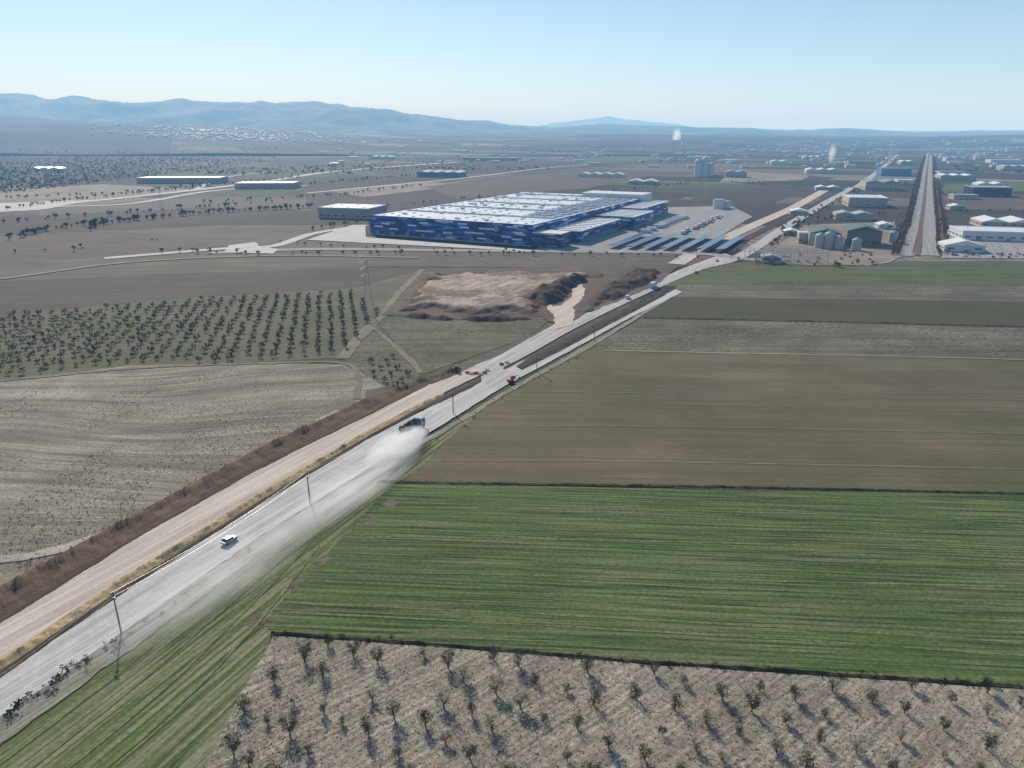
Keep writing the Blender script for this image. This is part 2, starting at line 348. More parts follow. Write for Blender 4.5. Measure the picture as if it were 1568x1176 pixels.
# ================================================================= ROADS
def road_mat(name,c1,c2,c3,acr=1.6,grain=.2,ang=ROAD,c4=None):
    m=NT(name); p=m.pos()
    a=m.noise(m.rot(p,ang,(.012,1/acr,0)),1.0,5.0,.7); b=m.noise(p,.09,6.0,.7); fn=m.noise(p,1.5,4.0,.7)
    c=m.mix(m.ramp(a,.4,.6),c1,c2); c=m.mix(m.math('MULTIPLY',m.ramp(b,.5,.72),.75),c,c3)
    if c4:
        a2=m.noise(m.rot(p,ang,(.02,1.6,0),(7,3,0)),1.0,3.0,.6); c=m.mix(m.math('MULTIPLY',m.ramp(a2,.55,.62),.7),c,c4)
    br=m.math('ADD',m.math('MULTIPLY',m.math('SUBTRACT',fn,.5),grain*2),1.0)
    return m.out(m.mix(1.0,c,m.n('ShaderNodeCombineXYZ',{0:br,1:br,2:br}).outputs[0],'MULTIPLY'),m.math('ADD',fn,a),.1,.5)
mRoad=road_mat('dusty_road',lin(192,188,182),lin(160,157,152),lin(202,198,192),1.8,.2,ROAD,lin(140,138,134))
mRoadN=road_mat('dusty_road_near',lin(198,195,190),lin(172,170,166),lin(214,211,206),1.2,.25,ROAD,lin(148,146,142))
mNew=road_mat('new_carriageway_earth',lin(208,195,183),lin(180,166,152),lin(198,184,168),2.0,.3,ROAD,lin(156,138,120))
mOch=road_mat('ochre_gravel',lin(184,162,126),lin(156,134,102),lin(120,102,80),1.0,.5)
mCut=road_mat('brown_cutting',lin(104,84,68),lin(76,61,50),lin(124,104,84),1.2,.8)
mVg=road_mat('dusty_verge',lin(156,150,138),lin(116,115,98),lin(98,102,76),1.0,.6)
mAsph=road_mat('grey_asphalt',lin(160,157,152),lin(136,134,131),lin(172,168,160),2.0)
mWhite=road_mat('white_gravel',lin(205,200,192),lin(180,175,166),lin(190,185,176),3.0)
mSoil=road_mat('ditch_soil',lin(66,54,43),lin(84,70,56),lin(54,50,38),1.0,.5)
strip('dusty_verge',[(-500,1480),(0,1098),(200,962),(400,822),(560,728),(640,680),(780,596),(900,528),(1030,452)],[(-500,1560),(0,1140),(200,998),(400,846),(560,744),(640,688),(790,596),(910,530),(1035,452)],mVg,jit=.7)
strip('brown_cutting',[(-500,1190),(0,900),(200,792),(400,685),(560,612),(650,580),(700,565)],[(-500,1290),(0,958),(200,832),(400,718),(560,640),(650,594),(700,575)],mCut,[0,.7,.9,.4,.45,.2,.3,.05,0],rough=1.8,n=900,smooth=True)
strip('new_carriageway',[(-500,1288),(0,955),(200,830),(400,716),(560,638),(650,592),(700,573),(765,545),(850,497),(950,452),(1050,410),(1110,388)],
                       [(-500,1370),(0,1015),(200,880),(400,757),(560,663),(640,622),(700,592),(780,555),(870,508),(960,462),(1060,418),(1130,396)],mNew,n=700,jit=.45)
strip('ditch',[(-500,1282),(0,951),(200,827),(400,714),(560,636),(650,591)],[(-500,1292),(0,958),(200,832),(400,718),(560,640),(650,594)],mSoil,[0,.1,0],rough=1,n=700,jit=.5)
strip('gravel_divider',[(-500,1368),(0,1012),(200,878),(400,755),(560,662),(640,620),(680,602)],[(-500,1395),(0,1032),(200,895),(400,768),(560,672),(640,628),(680,607)],mOch,[0,.4,.5,.25,0],rough=1.5,n=800,jit=.4)
strip('ditch',[(-500,1392),(0,1028),(200,893),(400,766),(560,670),(640,626),(700,597),(735,580)],[(-500,1408),(0,1042),(200,903),(400,774),(560,676),(640,631),(700,606),(738,585)],mSoil,[0,.2,0],rough=1,n=700,jit=.35)
strip('ditch',[(790,562),(830,535),(900,502),(960,472),(1010,448)],[(800,568),(860,538),(930,500),(985,471),(1020,452)],mSoil,[0,.4,.5,0],rough=1)
strip('road',[(-500,1405),(0,1040),(200,902),(400,774),(560,676),(640,634),(700,606),(745,582),(775,566),(850,530),(950,480),(1035,444)],
            [(-500,1495),(0,1103),(200,962),(400,822),(560,722),(640,674),(700,638),(750,606),(790,583),(870,540),(965,487),(1045,448)],mRoadN,n=700,jit=.4)
poly('road_junction',[(738,586),(735,572),(728,560),(768,545),(800,540),(778,556),(770,566),(790,572),(760,600)],mRoad,.4)
ribbon('road',[(745,566),(800,538),(870,500),(960,457),(1060,414),(1135,392),(1200,350),(1262,312),(1300,290),(1345,262),(1392,222)],(11,15),mRoad)
ribbon('dirt_road',[(1035,405),(1075,382),(1150,347),(1215,318),(1262,292)],(14,17),mNew)
ribbon('ditch',[(1100,388),(1170,352),(1240,316),(1290,291)],(9,10),mSoil)
ribbon('road',[(320,388),(480,382),(700,384),(900,386),(1060,388),(1140,397)],14,mAsph)
ribbon('road',[(1140,397),(1180,400),(1240,404),(1340,402),(1400,390),(1700,394)],14,mAsph)
ribbon('dirt_road',[(160,396),(345,381),(420,377),(480,358),(560,345)],12,mWhite,jit=1)
poly('gravel_lot',[(343,386),(352,376),(392,371),(398,377),(424,382),(420,389),(380,388)],mWhite,2)
ribbon('dirt_road',[(-300,345),(0,322),(120,310),(300,291),(420,276),(520,262),(700,248)],(22,30),mWhite,jit=3)
poly('gravel_lot',[(-100,330),(-100,316),(40,310),(150,306),(60,322)],mWhite,5)
ribbon('dirt_road',[(-200,338),(60,318),(200,312),(330,292),(470,284)],(12,18),mWhite,jit=2)
ribbon('dirt_road',[(470,296),(700,274),(830,258),(900,252)],16,mNew)
ribbon('dirt_road',[(640,288),(800,266),(980,252),(1100,247)],12,mTrack)
ribbon('dirt_track',[(0,428),(200,402),(420,392),(640,395)],6,mTrack)
ribbon('dirt_track',[(0,252),(180,262),(330,250),(420,252)],14,mTrack)
ribbon('dirt_track',[(300,290),(345,272),(420,262)],12,mWhite)
ribbon('avenue_road',[(1382,392),(1398,340),(1408,300),(1413,268),(1419,238),(1422,222)],14,mAsph)
ribbon('avenue_road',[(1425,392),(1424,340),(1423,300),(1425,268),(1425,238),(1426,222)],14,mAsph)
mAv=field_mat('avenue_verge',lin(120,96,74),lin(104,84,66),20,0,[],None,grain=.5)
ribbon('avenue_verge',[(1370,392),(1390,340),(1401,300),(1409,268),(1417,238)],7,mAv)
ribbon('avenue_verge',[(1448,392),(1440,340),(1434,300),(1431,268),(1429,240)],11,mAv)
ribbon('avenue_verge',[(1404,392),(1411,340),(1416,300),(1419,268),(1422,240)],5,mAv)
poly('concrete_yard',[(815,386),(870,352),(1015,318),(1120,316),(1152,332),(1062,388)],mAsph,1)
poly('concrete_yard',[(470,368),(540,345),(560,345),(560,364),(820,384),(820,386)],mWhite,1)
poly('concrete_yard',[(1160,402),(1230,345),(1370,340),(1380,392),(1330,408)],mMidP,1)
poly('concrete_yard',[(1442,396),(1450,352),(1700,350),(1700,398)],mAsph,1)
# ---------------------------------------------------------------- excavated earth: one dug-over height field
def earthwork(name,px,mat,hf,step=1.0):
    P=GP(px); xs=[q[0] for q in P]; ys=[q[1] for q in P]
    x0,x1,y0,y1=min(xs),max(xs),min(ys),max(ys); nx=int((x1-x0)/step)+1; ny=int((y1-y0)/(step*1.3))+1
    def dist(x,y):
        d=1e9
        for i in range(len(P)):
            ax,ay=P[i];bx,by=P[(i+1)%len(P)]; t=max(0,min(1,((x-ax)*(bx-ax)+(y-ay)*(by-ay))/((bx-ax)**2+(by-ay)**2)))
            d=min(d,math.hypot(x-ax-t*(bx-ax),y-ay-t*(by-ay)))
        return d if inside(x,y,P) else -d
    v=[];f=[];idx={}
    for j in range(ny):
        for i in range(nx):
            x=x0+(x1-x0)*i/(nx-1); y=y0+(y1-y0)*j/(ny-1); d=dist(x,y)
            if d<-2: continue
            idx[(i,j)]=len(v); v.append((x,y,hf(x,y,d)))
    for (i,j),a in idx.items():
        if (i+1,j) in idx and (i,j+1) in idx and (i+1,j+1) in idx: f.append((a,idx[(i+1,j)],idx[(i+1,j+1)],idx[(i,j+1)]))
    return mkobj(name,v,f,[mat],smooth=True)
def ss(t): t=max(0,min(1,t)); return t*t*(3-2*t)
def earthmat(name,lo,hi,cs):
    m=NT(name); p=m.pos()
    a=m.noise(m.rot(p,math.radians(62),(.02,.35,0)),1.0,4.0,.65)
    c=m.mix(m.ramp(a,.42,.58),lin(*cs[0]),lin(*cs[1])); c=m.mix(m.ramp(m.noise(p,.03,7.0,.75),.47,.57),c,lin(*cs[2]))
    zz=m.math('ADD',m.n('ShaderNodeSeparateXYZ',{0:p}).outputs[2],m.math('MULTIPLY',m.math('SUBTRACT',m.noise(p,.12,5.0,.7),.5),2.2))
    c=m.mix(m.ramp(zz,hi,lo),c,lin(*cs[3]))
    fn=m.noise(p,.8,5.0,.7); br=m.math('ADD',m.math('MULTIPLY',m.math('SUBTRACT',fn,.5),1.0),1.0)
    c=m.mix(1.0,c,m.n('ShaderNodeCombineXYZ',{0:br,1:br,2:br}).outputs[0],'MULTIPLY')
    return m.out(c,fn,.5,.9)
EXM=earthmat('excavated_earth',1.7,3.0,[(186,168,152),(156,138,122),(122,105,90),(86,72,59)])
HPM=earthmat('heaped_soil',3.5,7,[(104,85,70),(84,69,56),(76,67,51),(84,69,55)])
poly('disturbed_soil',[(585,484),(655,412),(930,410),(1040,408),(1000,440),(900,480),(860,500),(830,487)],field_mat('disturbed_soil',lin(106,89,74),lin(84,72,60),20,0,[(3,.5)],lin(124,106,90),weed=lin(70,68,47),wsc=.3,grain=.8),2)
fr=lambda x,y,s,k:mn.fractal((x*k,y*k,s),.75,2.1,5)
def pits(x,y): return 3.2*max(0,fr(x,y,31,.045)-.12)
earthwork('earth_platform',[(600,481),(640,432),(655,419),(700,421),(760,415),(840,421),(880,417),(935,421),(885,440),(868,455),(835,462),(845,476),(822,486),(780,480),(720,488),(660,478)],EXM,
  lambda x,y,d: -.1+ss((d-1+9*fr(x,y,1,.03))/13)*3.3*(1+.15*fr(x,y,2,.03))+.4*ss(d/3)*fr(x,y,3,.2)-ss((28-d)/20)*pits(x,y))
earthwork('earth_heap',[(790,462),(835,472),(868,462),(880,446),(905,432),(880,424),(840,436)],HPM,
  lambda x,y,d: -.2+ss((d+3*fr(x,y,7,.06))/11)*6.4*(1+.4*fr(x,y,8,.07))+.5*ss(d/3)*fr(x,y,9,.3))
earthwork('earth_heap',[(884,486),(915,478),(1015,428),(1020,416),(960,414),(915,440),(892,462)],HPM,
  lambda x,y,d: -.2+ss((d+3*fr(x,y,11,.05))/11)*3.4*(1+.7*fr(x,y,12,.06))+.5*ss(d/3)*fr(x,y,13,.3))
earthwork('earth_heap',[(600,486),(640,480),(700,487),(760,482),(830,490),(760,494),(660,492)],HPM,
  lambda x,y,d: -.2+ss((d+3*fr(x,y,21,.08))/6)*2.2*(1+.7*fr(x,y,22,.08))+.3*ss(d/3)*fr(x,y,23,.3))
mPE=road_mat('pale_site_track',lin(206,193,178),lin(184,170,154),lin(196,182,166),2.0,.3)
ribbon('dirt_track',[(880,430),(886,446),(882,458),(868,472),(862,500)],8,mPE,jit=1.6)
ribbon('dirt_track',[(806,450),(834,466),(852,480),(862,500)],5,mPE,jit=1.6)
poly('pale_earth',[(848,470),(874,466),(880,480),(872,500),(850,506),(852,486)],mPE,2)
# ================================================================= BUILDINGS
M={}
M['white']=plain('white_cladding',(.62,.63,.64,1),.5)
M['roofw']=plain('white_roof',(.76,.75,.72,1),.45)
M['roofg']=plain('grey_roof',(.36,.38,.40,1),.5)
M['skyl']=plain('translucent_skylight',(.46,.49,.53,1),.4)
M['roofb']=plain('blue_grey_roof',(.20,.27,.36,1),.45)
M['roofgreen']=plain('green_roof',(.09,.15,.12,1),.6)
M['wallb']=plain('beige_wall',(.45,.38,.30,1),.8)
M['wallbr']=plain('brown_wall',(.24,.17,.13,1),.8)
M['wallbl']=plain('blue_wall',(.10,.19,.38,1),.5)
M['glass']=plain('dark_glass',(.03,.045,.06,1),.15,0,.6)
M['door']=plain('roller_door',(.26,.28,.30,1),.5)
M['steel']=plain('galvanised_steel',(.42,.44,.45,1),.4,.6)
M['solar']=plain('solar_panel',(.02,.04,.10,1),.25,0,.6)
M['conc']=plain('concrete',(.42,.41,.39,1),.85)
def building(name,loc,w,l,h,ang,wall='white',roof='roofw',kind='flat',win=True,doors=3,sky_=True):
    E=empty(name,(loc[0],loc[1],0),ang)
    b=MB(); b.box((0,l/2,h/2),(w,l,h)); b.box((0,l/2,.35),(w+.3,l+.3,.7)); b.obj('walls',[M[wall]],parent=E)
    b=MB()
    if kind=='flat':
        b.box((0,l/2,h+.2),(w-.8,l-.8,.4))
        for cx,cy,sx_,sy_ in ((0,-.1,w+.6,.5),(0,l+.1,w+.6,.5),(-w/2-.05,l/2,.5,l-.3),(w/2+.05,l/2,.5,l-.3)): b.box((cx,cy,h+.35),(sx_,sy_,1.3))
    else:
        n=max(1,int(round(w/28))); ww=w/n; rh=ww*.14
        for i in range(n):
            x0=-w/2+i*ww; b.add([(x0-.2,-.7,h),(x0+ww/2,-.7,h+rh),(x0+ww+.0,-.7,h),(x0-.2,l+.7,h),(x0+ww/2,l+.7,h+rh),(x0+ww,l+.7,h)],[(0,1,4,3),(1,2,5,4),(0,2,1),(3,4,5),(0,3,5,2)])
    b.obj('roof',[M[roof]],parent=E)
    if sky_ and kind=='flat':
        b=MB(); nx=max(1,int(w/22)); ny=max(1,int(l/20))
        for i in range(nx):
            for j in range(ny):
                if random.random()<.7: b.box((-w/2+(i+.5)*w/nx,(j+.5)*l/ny,h+.7),(1.8,5.5,.6),tap=.8)
        b.obj('skylights',[M['skyl']],parent=E)
    if win:
        b=MB(); k=max(2,int(w/9)); 
        for i in range(k):
            if random.random()<.7: b.box((-w/2+(i+.5)*w/k,-.18,min(h-1.4,3.6)),(w/k*.5,.3,1.1))
        kk=max(2,int(l/10))
        for i in range(kk):
            for sgn in (-1,1): b.box((sgn*(w/2+.17),(i+.5)*l/kk,min(h-1.4,3.6)),(.3,l/kk*.5,1.1))
        b.obj('windows',[M['glass']],parent=E)
    if doors:
        b=MB()
        for i in range(doors): b.box((-w/2+(i+.5)*w/doors+1.5,-.25,1.75),(3.6,.4,2.2))
        b.obj('doors',[M['door']],parent=E)
    return E
RA=-math.radians(27.4)
# ---- main distribution warehouse
m=NT('blue_panel_cladding'); oc=m.n('ShaderNodeTexCoord').outputs['Object']; s_=m.n('ShaderNodeSeparateXYZ',{0:oc})
u=m.math('ADD',s_.outputs[0],s_.outputs[1]); rw=m.math('FLOOR',m.math('DIVIDE',s_.outputs[2],1.6))
sh=m.n('ShaderNodeTexWhiteNoise',{'W':rw},noise_dimensions='1D').outputs[0]
uc=m.math('FLOOR',m.math('ADD',m.math('DIVIDE',u,11.0),m.math('MULTIPLY',sh,5.0)))
cv=m.n('ShaderNodeCombineXYZ',{0:uc,1:rw,2:0.0}).outputs[0]
wn=m.n('ShaderNodeTexWhiteNoise',{'Vector':cv},noise_dimensions='3D').outputs[0]
cr=m.n('ShaderNodeValToRGB',{0:wn}); e=cr.color_ramp; e.interpolation='CONSTANT'
e.elements[0].color=(.02,.045,.17,1); e.elements[1].position=.4; e.elements[1].color=(.035,.085,.29,1)
for ps,c in ((.64,(.07,.15,.42,1)),(.77,(.24,.34,.56,1)),(.86,(.62,.68,.78,1))):
    k=e.elements.new(ps); k.color=c
m.b.inputs['Roughness'].default_value=.4; BLUE=m.out(cr.outputs[0])
WL=(19,674); WA=-math.radians(27.5)
E=empty('distribution_warehouse',(WL[0],WL[1],0),WA)
b=MB(); b.box((-95,180,9),(190,360,18)); b.obj('walls',[BLUE],parent=E)
b=MB(); b.box((-95,-.25,18.2),(190.8,.5,3.6)); b.box((-190.25,180,18.2),(.5,360,3.6)); b.box((.25,180,18.2),(.5,360,3.6)); b.obj('parapet',[BLUE],parent=E)
b=MB(); b.box((-95,180,.5),(191.4,361.4,1)); b.obj('plinth',[M['conc']],parent=E)
m=NT('membrane_roof'); oc=m.n('ShaderNodeTexCoord').outputs['Object']
br_=m.n('ShaderNodeTexBrick',{'Vector':oc,'Color1':(.82,.80,.76,1),'Color2':(.74,.72,.69,1),'Mortar':(.50,.51,.53,1),'Scale':1.0,'Mortar Size':.5,'Brick Width':12.0,'Row Height':24.0},offset=0.0).outputs[0]
c=m.mix(m.ramp(m.noise(oc,.02,5.0,.6),.52,.7),br_,(.60,.60,.61,1)); m.b.inputs['Roughness'].default_value=.35; m.b.inputs['Specular IOR Level'].default_value=.5
ROOF=m.out(c)
b=MB(); b.box((-95,180,18.6),(189,359,1.4))
b.obj('roof',[ROOF],parent=E)
b=MB()
for i in range(10):
    for j in range(24):
        if random.random()<.75: b.box((-180+i*18.6,12+j*14.4,19.6),(1.5,6.0,.6),tap=.75)
b.obj('skylights',[M['skyl']],parent=E)
b=MB()
for j in range(5): b.box((-95,60+j*66,19.9),(178,1.2,1.4))
for k_ in range(60): b.box((-180+random.random()*170,8+random.random()*340,20.1),(4,3,2.0))
b.obj('roof_plant',[M['white']],parent=E)
b=MB()
for j in range(14):
    for i in range(3): b.box((-40+i*14,70+j*18,19.9),(11,13,.3))
b.obj('roof_solar_panels',[M['roofb']],parent=E)
DH=((.6,34,36,150,11.5),(.6,46,160,232,13.5),(.6,30,240,352,15))
b=MB()
for (x0,x1,y0,y1,h) in DH: b.box(((x0+x1)/2,(y0+y1)/2,h/2),(x1-x0,y1-y0,h))
b.obj('dock_halls',[BLUE],parent=E)
b=MB()
for (x0,x1,y0,y1,h) in DH:
    b.box(((x0+x1)/2+.4,(y0+y1)/2,h+.5),(x1-x0,y1-y0+1,1))
    for k_ in range(int((y1-y0)/14)): b.box(((x0+x1)/2,y0+8+k_*14,h+1.3),(x1-x0-6,1.6,.8))
b.obj('dock_roofs',[M['roofw']],parent=E)
b=MB()
for (x,y0,y1) in ((34,36,150),(46,160,232),(30,240,352)):
    for k_ in range(int((y1-y0)/7)): b.box((x+.2,y0+4+k_*7,2.6),(.5,3.6,4.2))
for k_ in range(9): b.box((-180+k_*19,-.25,2.6),(4.2,.4,4.0))
b.obj('dock_doors',[M['door']],parent=E)
b=MB(); b.box((15,10,6.5),(29,22,13)); b.obj('office_block',[BLUE],parent=E)
b=MB(); 
for fl in range(3): b.box((15,-1.15,3+fl*4),(27,.3,1.6)); b.box((29.7,10,3+fl*4),(.4,19,1.6))
b.obj('office_windows',[M['glass']],parent=E)
b=MB(); b.box((15,10,13.3),(29.6,22.6,.7)); b.obj('office_roof',[M['roofw']],parent=E)
b=MB(); b.box((-40,345,12),(85,40,24)); b.obj('high_bay',[M['white']],parent=E)
b=MB(); b.box((-40,345,24.4),(86,41,.8)); b.obj('high_bay_roof',[M['roofw']],parent=E)
b=MB(); b.cyl((-38,-.5,14),(-38,-.9,14),2.4,2.4,0,24); b.cyl((-38,-.9,14),(-38,-1.05,14),1.2,1.2,1,20)
b.obj('facade_sign',[plain('yellow_sign',(.65,.42,.08,1)),plain('red_sign',(.55,.05,.03,1))],parent=E)
def Lw(x,y):
    return (WL[0]+x*math.cos(WA)-y*math.sin(WA),WL[1]+x*math.sin(WA)+y*math.cos(WA))
for i in range(7):
    x=72+i*15.5; x0,y0=Lw(x,18+i*4); b=MB(); L_=95
    for k_ in range(int(L_/8)+1): b.box((0,k_*8+.5,1.6),(.3,.3,3.2),0)
    b.add([(-4.5,0,3.0),(4.5,0,3.9),(4.5,L_,3.9),(-4.5,L_,3.0),(-4.5,0,3.15),(4.5,0,4.05),(4.5,L_,4.05),(-4.5,L_,3.15)],[(3,2,1,0),(4,5,6,7),(0,1,5,4),(1,2,6,5),(2,3,7,6),(3,0,4,7)],1)
    b.obj('solar_carport',[M['steel'],M['solar']],loc=(x0,y0,0.1),rz=WA)
BL=[('warehouse',475,572,336,17,55,'wallb','roofw','flat'),('farm_shed',195,338,282,9,60,'wallb','roofw','flat'),('farm_shed',350,452,290,9,60,'wallb','roofw','flat'),
('factory_building',630,708,272,8,60,'wallbl','roofw','gable'),('factory_building',1300,1362,318,15,60,'wallb','roofw','flat'),('factory_building',1326,1380,292,13,60,'wallb','roofb','gable'),
('factory_building',1350,1398,270,12,60,'wallbl','roofb','flat'),('farm_shed',1235,1290,266,6,50,'white','roofw','gable'),('farm_shed',1180,1210,253,6,50,'white','roofw','gable'),
('processing_plant',1062,1096,269,16,40,'white','roofg','flat'),('factory_building',1110,1146,272,9,40,'wallb','roofg','gable'),('factory_building',1492,1552,302,15,50,'glass','roofg','flat'),
('farm_shed',1442,1498,277,8,50,'wallb','roofw','gable'),('warehouse',1480,1620,372,15,45,'white','roofw','flat'),('warehouse',1448,1512,388,12,22,'white','roofw','gable'),
('farm_shed',1450,1488,247,5,50,'white','roofb','gable'),('industrial_hall',1238,1290,378,22,24,'wallb','roofgreen','gable'),('industrial_hall',1296,1352,378,26,30,'wallbr','roofgreen','gable'),
('office_building',1222,1238,374,18,16,'wallb','roofw','flat'),('warehouse',1510,1640,352,10,40,'wallb','roofw','gable'),('farm_shed',1280,1340,338,10,26,'wallb','roofg','gable'),
('farm_shed',880,960,272,5,40,'white','roofw','gable'),('farm_shed',1165,1198,404,9,14,'wallb','roofg','gable'),('factory_building',700,800,246,4,70,'wallb','roofg','flat'),
('farm_shed',560,600,244,4,60,'white','roofw','gable'),('factory_building',1050,1090,246,6,60,'white','roofw','flat'),('farm_shed',960,1010,283,5,40,'wallb','roofw','gable'),
('factory_building',1380,1402,252,5,60,'wallb','roofw','gable'),('factory_building',1540,1600,262,7,60,'wallb','roofg','gable'),('farm_shed',40,90,262,4,40,'white','roofw','gable'),
('farm_shed',1210,1240,330,6,20,'wallb','roofw','gable'),('farm_shed',1345,1370,352,8,20,'white','roofw','gable'),('farm_shed',1375,1400,282,6,30,'white','roofw','flat'),('farm_shed',1440,1480,268,5,40,'white','roofg','flat'),
('farm_shed',1500,1545,288,6,40,'white','roofw','gable'),('factory_building',1462,1500,306,7,30,'wallb','roofg','flat'),('farm_shed',1250,1290,292,5,30,'wallb','roofw','gable'),('farm_shed',1520,1568,250,5,60,'white','roofw','flat'),
('farm_shed',1300,1345,252,5,50,'wallb','roofg','flat'),('farm_shed',1100,1130,250,5,50,'white','roofw','flat'),('farm_shed',1230,1262,244,4,60,'white','roofw','gable'),('farm_shed',1455,1480,322,6,20,'wallb','roofw','gable'),('farm_shed',1200,1225,362,8,14,'wallb','roofw','gable')]
for (nm,x0,x1,by,hp,dep,wl,rf,kd) in BL:
    a=G(x0,by);c_=G(x1,by); t=(c_[0]-a[0])/(x1-x0); wd=(c_[0]-a[0])*.88
    mid=((a[0]+c_[0])/2,a[1]+wd*.12)
    building(nm,mid,wd,dep,max(5,hp*t*.9),RA*.55 if x0>400 else .05,wl,rf,kd,doors=max(1,int(wd/22)),sky_=wd>40)
def silo(name,x,y,r,h,mat,cone=True):
    X,Y=G(x,y); b=MB(); b.cyl((0,0,0),(0,0,h),r,r,0,24)
    if cone: b.cyl((0,0,h+.003),(0,0,h+r*.55),r*1.03,.3,1,24)
    else: b.cyl((0,0,h+.003),(0,0,h+.4),r*1.02,r*1.02,1,24)
    for k_ in range(4): b.cyl((0,0,h*(k_+.5)/4),(0,0,h*(k_+.5)/4+.25),r*1.02,r*1.02,1,24)
    b.box((r+.35,0,h/2),(.3,.8,h),1)
    return b.obj(name,[mat,M['steel']],loc=(X,Y,0))
for x,y,r,h in ((1254,380,4.5,12),(1268,381,4.5,14),(1283,382,4,11),(1366,372,4,10),(1310,384,4,10)): silo('grain_silo',x,y,r,h,M['conc'])
for x,y,r,h in ((1068,270,9,38),(1078,270,9,42),(1088,270,8,30)): silo('grain_silo',x,y,r,h,M['white'])
for x,y,r,h in ((1100,320,8,13),(1110,319,7,10)): silo('storage_tank',x,y,r,h,M['white'],False)
E=empty('substation',(*G(1210,404),0)); b=MB()
for i in range(9):
    for j in range(3): b.box((-30+i*7.5,j*12,4.5),(.4,.4,9)); 
for j in range(3): b.box((0,j*12,9.1),(62,.4,.35)); b.box((0,j*12,6.4),(62,.25,.25))
for i in range(7): b.box((-24+i*8,6,1.3),(2.5,2.2,2.6))
b.obj('frames',[M['steel']],parent=E)
hw=MB()
def house(b,x,y,z,w_,l_,h_,a):
    ca,sa=math.cos(a),math.sin(a); T=lambda u,v_,q:(x+u*ca-v_*sa,y+u*sa+v_*ca,z+q)
    W_,L_=w_/2,l_/2
    b.add([T(-W_,-L_,-4),T(W_,-L_,-4),T(W_,L_,-4),T(-W_,L_,-4),T(-W_,-L_,h_),T(W_,-L_,h_),T(W_,L_,h_),T(-W_,L_,h_),T(-W_,0,h_+2.2),T(W_,0,h_+2.2)],[(0,1,5,4),(1,2,6,9,5),(2,3,7,6),(3,0,4,8,7)],0)
    b.add([T(-W_,-L_,h_),T(W_,-L_,h_),T(W_,0,h_+2.2),T(-W_,0,h_+2.2),T(-W_,L_,h_),T(W_,L_,h_)],[(0,1,2,3),(3,2,5,4)],1)
for i in range(560):
    Y=random.uniform(4800,6900); px=random.gauss(320,80) if i<430 else random.uniform(120,560)
    if px<110: px=random.uniform(120,300)
    X=(px-784)/(F/cp)*Y; house(hw,X,Y,max(0,h1(X,Y)),random.uniform(10,24),random.uniform(8,14),random.uniform(5,9),random.uniform(-.5,.5))
for i in range(300):
    Y=random.uniform(2300,6000); px=random.uniform(500,1560) if i<150 else random.uniform(1040,1568); X=(px-784)/(F/cp)*Y
    if abs(px-1405)<22: continue
    house(hw,X,Y,max(0,h1(X,Y)),random.uniform(12,42),random.uniform(12,20),random.uniform(4,8),random.uniform(-.5,.5))
hw.obj('village',[plain('whitewashed_wall',(.62,.60,.57,1)),plain('village_roof',(.44,.35,.29,1))])
# ================================================================= TREES
def leafmat(name,c1,c2,c3):
    m=NT(name); p=m.pos(); c=m.mix(m.ramp(m.noise(p,1.6,3.0,.6),.35,.65),c1,c2)
    c=m.mix(m.ramp(m.noise(p,.13,2.0,.5),.45,.7),c,c3); return m.out(c)
LO=leafmat('olive_leaves',lin(86,86,66),lin(110,106,86),lin(72,76,52)); LN=leafmat('young_olive_leaves',lin(90,86,66),lin(120,114,92),lin(76,74,54))
LB=leafmat('bare_twigs',lin(108,84,64),lin(130,100,76),lin(92,74,58)); LD=leafmat('dark_leaves',lin(58,60,43),lin(76,76,57),lin(50,52,38)); LA=leafmat('avenue_twigs',lin(118,86,62),lin(138,102,74),lin(96,74,56))
BK=plain('bark',(.10,.08,.065,1),.9)
def tree_t(seed,h,r,clumps,per,ls,trunk=True,flat=.75,spread=.75,tf=.34,cl=(.28,.48)):
    rn=random.Random(seed); b=MB(); th=h*tf
    if trunk:
        b.cyl((0,0,-.2),(.08*h*rn.uniform(-1,1),.04*h,th),h*.045,h*.032,1,6)
    cs=[]
    for i in range(clumps):
        a=rn.uniform(0,6.283); q=r*spread*math.sqrt(rn.random()); z=th+(h-th)*(.1+.8*rn.random())*(1-.3*(q/r)**2)
        c_=Vector((q*math.cos(a),q*math.sin(a),z)); cs.append(c_)
        if trunk and i<9: b.cyl((0,0,th*.85),tuple(c_),h*.018,h*.005,1,4)
    for c_ in cs:
        cr_=r*rn.uniform(*cl)
        for k in range(per):
            d=Vector((rn.gauss(0,1),rn.gauss(0,1),rn.gauss(0,flat))).normalized()*cr_*rn.uniform(.2,1.25); p=c_+d
            u=Vector((rn.gauss(0,1),rn.gauss(0,1),rn.gauss(0,.9))).normalized(); w_=u.orthogonal().normalized(); s1=ls*rn.uniform(.5,1.4)
            b.add([p-u*s1,p+w_*s1*.35,p+u*s1,p-w_*s1*.35],[(0,1,2,3)],0)
    return b
def mass(name,tpl,places,mats):
    V=[];Fc=[];MI=[];o=0
    arr=[(np.array(b.v),b.f,b.m) for b in tpl]
    for (x,y,z,s) in places:
        v,fs,ms=arr[random.randrange(len(arr))]; a=random.uniform(0,6.28); c_,s_=math.cos(a)*s,math.sin(a)*s
        q=np.stack([v[:,0]*c_-v[:,1]*s_+x,v[:,0]*s_+v[:,1]*c_+y,v[:,2]*s*random.uniform(.85,1.15)+z],1)
        V.append(q); Fc+=[tuple(i+o for i in f) for f in fs]; MI+=ms; o+=len(v)
    return mkobj(name,np.concatenate(V).tolist(),Fc,mats,MI)
near=[tree_t(i,3.7,1.35,18,60,.125,tf=.18,cl=(.3,.65),spread=.85,flat=1.0) for i in range(8)]; nme=[]
for i,b in enumerate(near):
    o=b.obj('olive_tree',[LN,BK]); nme.append(o.data); bpy.data.objects.remove(o)
